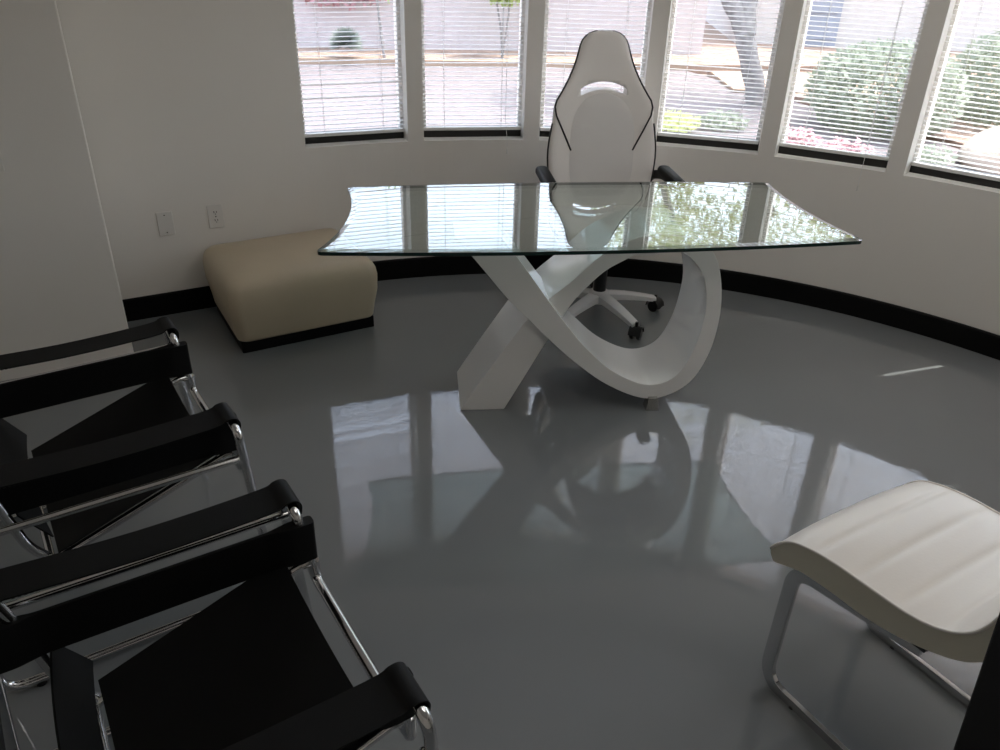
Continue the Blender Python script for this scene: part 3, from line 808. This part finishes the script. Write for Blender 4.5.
# hedge mass behind the fifth window
hd = [(3.95, 8.9, .80, .8, .50, 'large grey green shrub in the planter outside the fifth window, left half'), (5.75, 9.2, 1.0, .85, .62, 'large grey green shrub in the planter outside the fifth window, right half'), (8.2, 7.2, .9, .8, .5, 'grey green shrub outside the last window')]
for x_, y_, rx, ry, rz_, lb in hd:
    m = MB(); leaves(m, 7000, (0, 0, rz_ * .75), (rx, ry, rz_), .04, hollow=.60); o = m.build('shrub', M['hedge']); o.location = (x_, y_, GO); tag(o, lb, 'shrub', 'grey green shrubs in the planter')
# low planting
k_ = 0
for x_, y_, nn_, lb, mt in ((2.76, 8.0, 420, 'low pink flowers below the hedge, outside the fifth window', 'pink'), (3.12, 7.6, 220, 'thin row of pink blossom right of the brightest flowers', 'pink'),
                           (1.72, 8.6, 380, 'low green plant outside the left half of the fourth window', 'leaf_yellow'), (2.25, 8.7, 340, 'low dull green plant nearest the foot of the leaning tree', 'hedge'), (3.80, 7.45, 320, 'low tangled plant outside the last window', 'hedge')):
    m = MB(); leaves(m, nn_, (0, 0, .07), (.28, .22, .10), .035); o = m.build('low_plant', M[mt]); o.location = (x_, y_, GO); tag(o, lb, 'plant', 'low plants in the gravel')
m = MB()
rs = []
for i in range(7):
    e_ = (i / 6 - .12) * PI / 2 / .88
    rs.append([(.62 * math.cos(e_) * math.cos(t * PI / 8) * (1 + .1 * math.sin(3 * t + i)), .5 * math.cos(e_) * math.sin(t * PI / 8) * (1 + .08 * math.cos(2 * t)), .36 * math.sin(e_)) for t in range(16)])
m.rings(rs); o = m.build('boulder', M['boulder'], smooth=True, subsurf=1); o.location = (4.72, 7.40, GO + .03); tag(o, 'pale tan boulder outside the last window', 'boulder')

# ------------------------------------------------------------------ light
wd_ = bpy.data.worlds.new('World'); sc.world = wd_; wd_.use_nodes = True
nt = wd_.node_tree; bg = nt.nodes['Background']
sky = nt.nodes.new('ShaderNodeTexSky'); sky.sky_type = 'NISHITA'; sky.sun_disc = False
sky.sun_elevation = math.radians(68); sky.sun_rotation = math.radians(71); sky.air_density = 1.0; sky.dust_density = 2.5; sky.ozone_density = 1
hs_ = nt.nodes.new('ShaderNodeHueSaturation'); hs_.inputs['Saturation'].default_value = .6; nt.links.new(sky.outputs['Color'], hs_.inputs['Color']); nt.links.new(hs_.outputs['Color'], bg.inputs['Color']); bg.inputs['Strength'].default_value = .55
sl = bpy.data.lights.new('sun', 'SUN'); sl.energy = 3.1; sl.angle = math.radians(.53); sl.color = (1, .95, .88)
so_ = bpy.data.objects.new('sun', sl); COL.objects.link(so_)
az = math.radians(19); el = math.radians(67.4)
dsun = Vector((math.cos(az) * math.cos(el), math.sin(az) * math.cos(el), math.sin(el)))
so_.rotation_euler = dsun.to_track_quat('Z', 'Y').to_euler(); so_.location = (20, 10, 30)
def fill_panel(x, y):  # unseen fill light added to brighten the room, no such fixture is known
    t = empty('fill_light', (x, y, CEIL)); tag(t, 'added fill light panel under the ceiling of the round room, out of view', 'fill light', 'added fill light panels over the round room')
    m = MB()
    for (cx_, cy_, dx, dy) in ((0, .295, 1.2, .02), (0, -.295, 1.2, .02), (.59, 0, .02, .57), (-.59, 0, .02, .57)): m.box((cx_, cy_, -.012), (dx, dy, .024))
    m.build('frame', M['trim'], t)
    m = MB(); m.box((0, 0, -.008), (1.16, .57, .012)); m.build('emitter', M['fill_emit'], t)
for x, y in ((.95, 2.75), (1.95, 2.1), (1.0, .9)): fill_panel(x, y)
# light portals in the window openings (they only guide the sampling of the sky)
for k in range(WIN_N):
    c, rz = wlocal(WA[k]); pl = bpy.data.lights.new('window_portal', 'AREA'); pl.shape = 'RECTANGLE'; pl.size = 2 * half; pl.size_y = HEAD - SILL
    pl.cycles.is_portal = True
    po = bpy.data.objects.new('window_portal', pl); COL.objects.link(po)
    n = Vector((math.cos(math.radians(WA[k])), math.sin(math.radians(WA[k])), 0))
    po.location = Vector((c.x, c.y, (SILL + HEAD) / 2)) + n * .215
    po.rotation_euler = n.to_track_quat('Z', 'Y').to_euler()

# ------------------------------------------------------------------ camera
nx, ny, fpx = 460., 1811., 809.
D = Vector((nx - 500, ny - 375, fpx)).normalized()
z = Vector((0, 0, 1)); Fv = (z - D * z.dot(D)).normalized(); Rv = D.cross(Fv)
def tw(c): return Vector((c.dot(Rv), c.dot(Fv), -c.dot(D)))
X, Y, Z = tw(Vector((1, 0, 0))), tw(Vector((0, -1, 0))), tw(Vector((0, 0, -1)))
cam = bpy.data.cameras.new('camera'); co = bpy.data.objects.new('camera', cam); COL.objects.link(co)
Mx = Matrix((X, Y, Z)).transposed().to_4x4(); Mx.translation = Vector((0, 0, 1.75)); co.matrix_world = Mx
cam.sensor_width = 36; cam.lens = fpx * 36 / 1000; cam.clip_start = .05; cam.clip_end = 300
sc.camera = co
sc.view_settings.view_transform = 'Standard'; sc.view_settings.look = 'None'; sc.view_settings.gamma = 1
sc.view_settings.use_curve_mapping = False
sc.view_settings.exposure = 1.05
sc.cycles.use_denoising = True
sc.cycles.max_bounces = 12; sc.cycles.diffuse_bounces = 6; sc.cycles.glossy_bounces = 6; sc.cycles.transparent_max_bounces = 16
sc.cycles.sample_clamp_indirect = 6
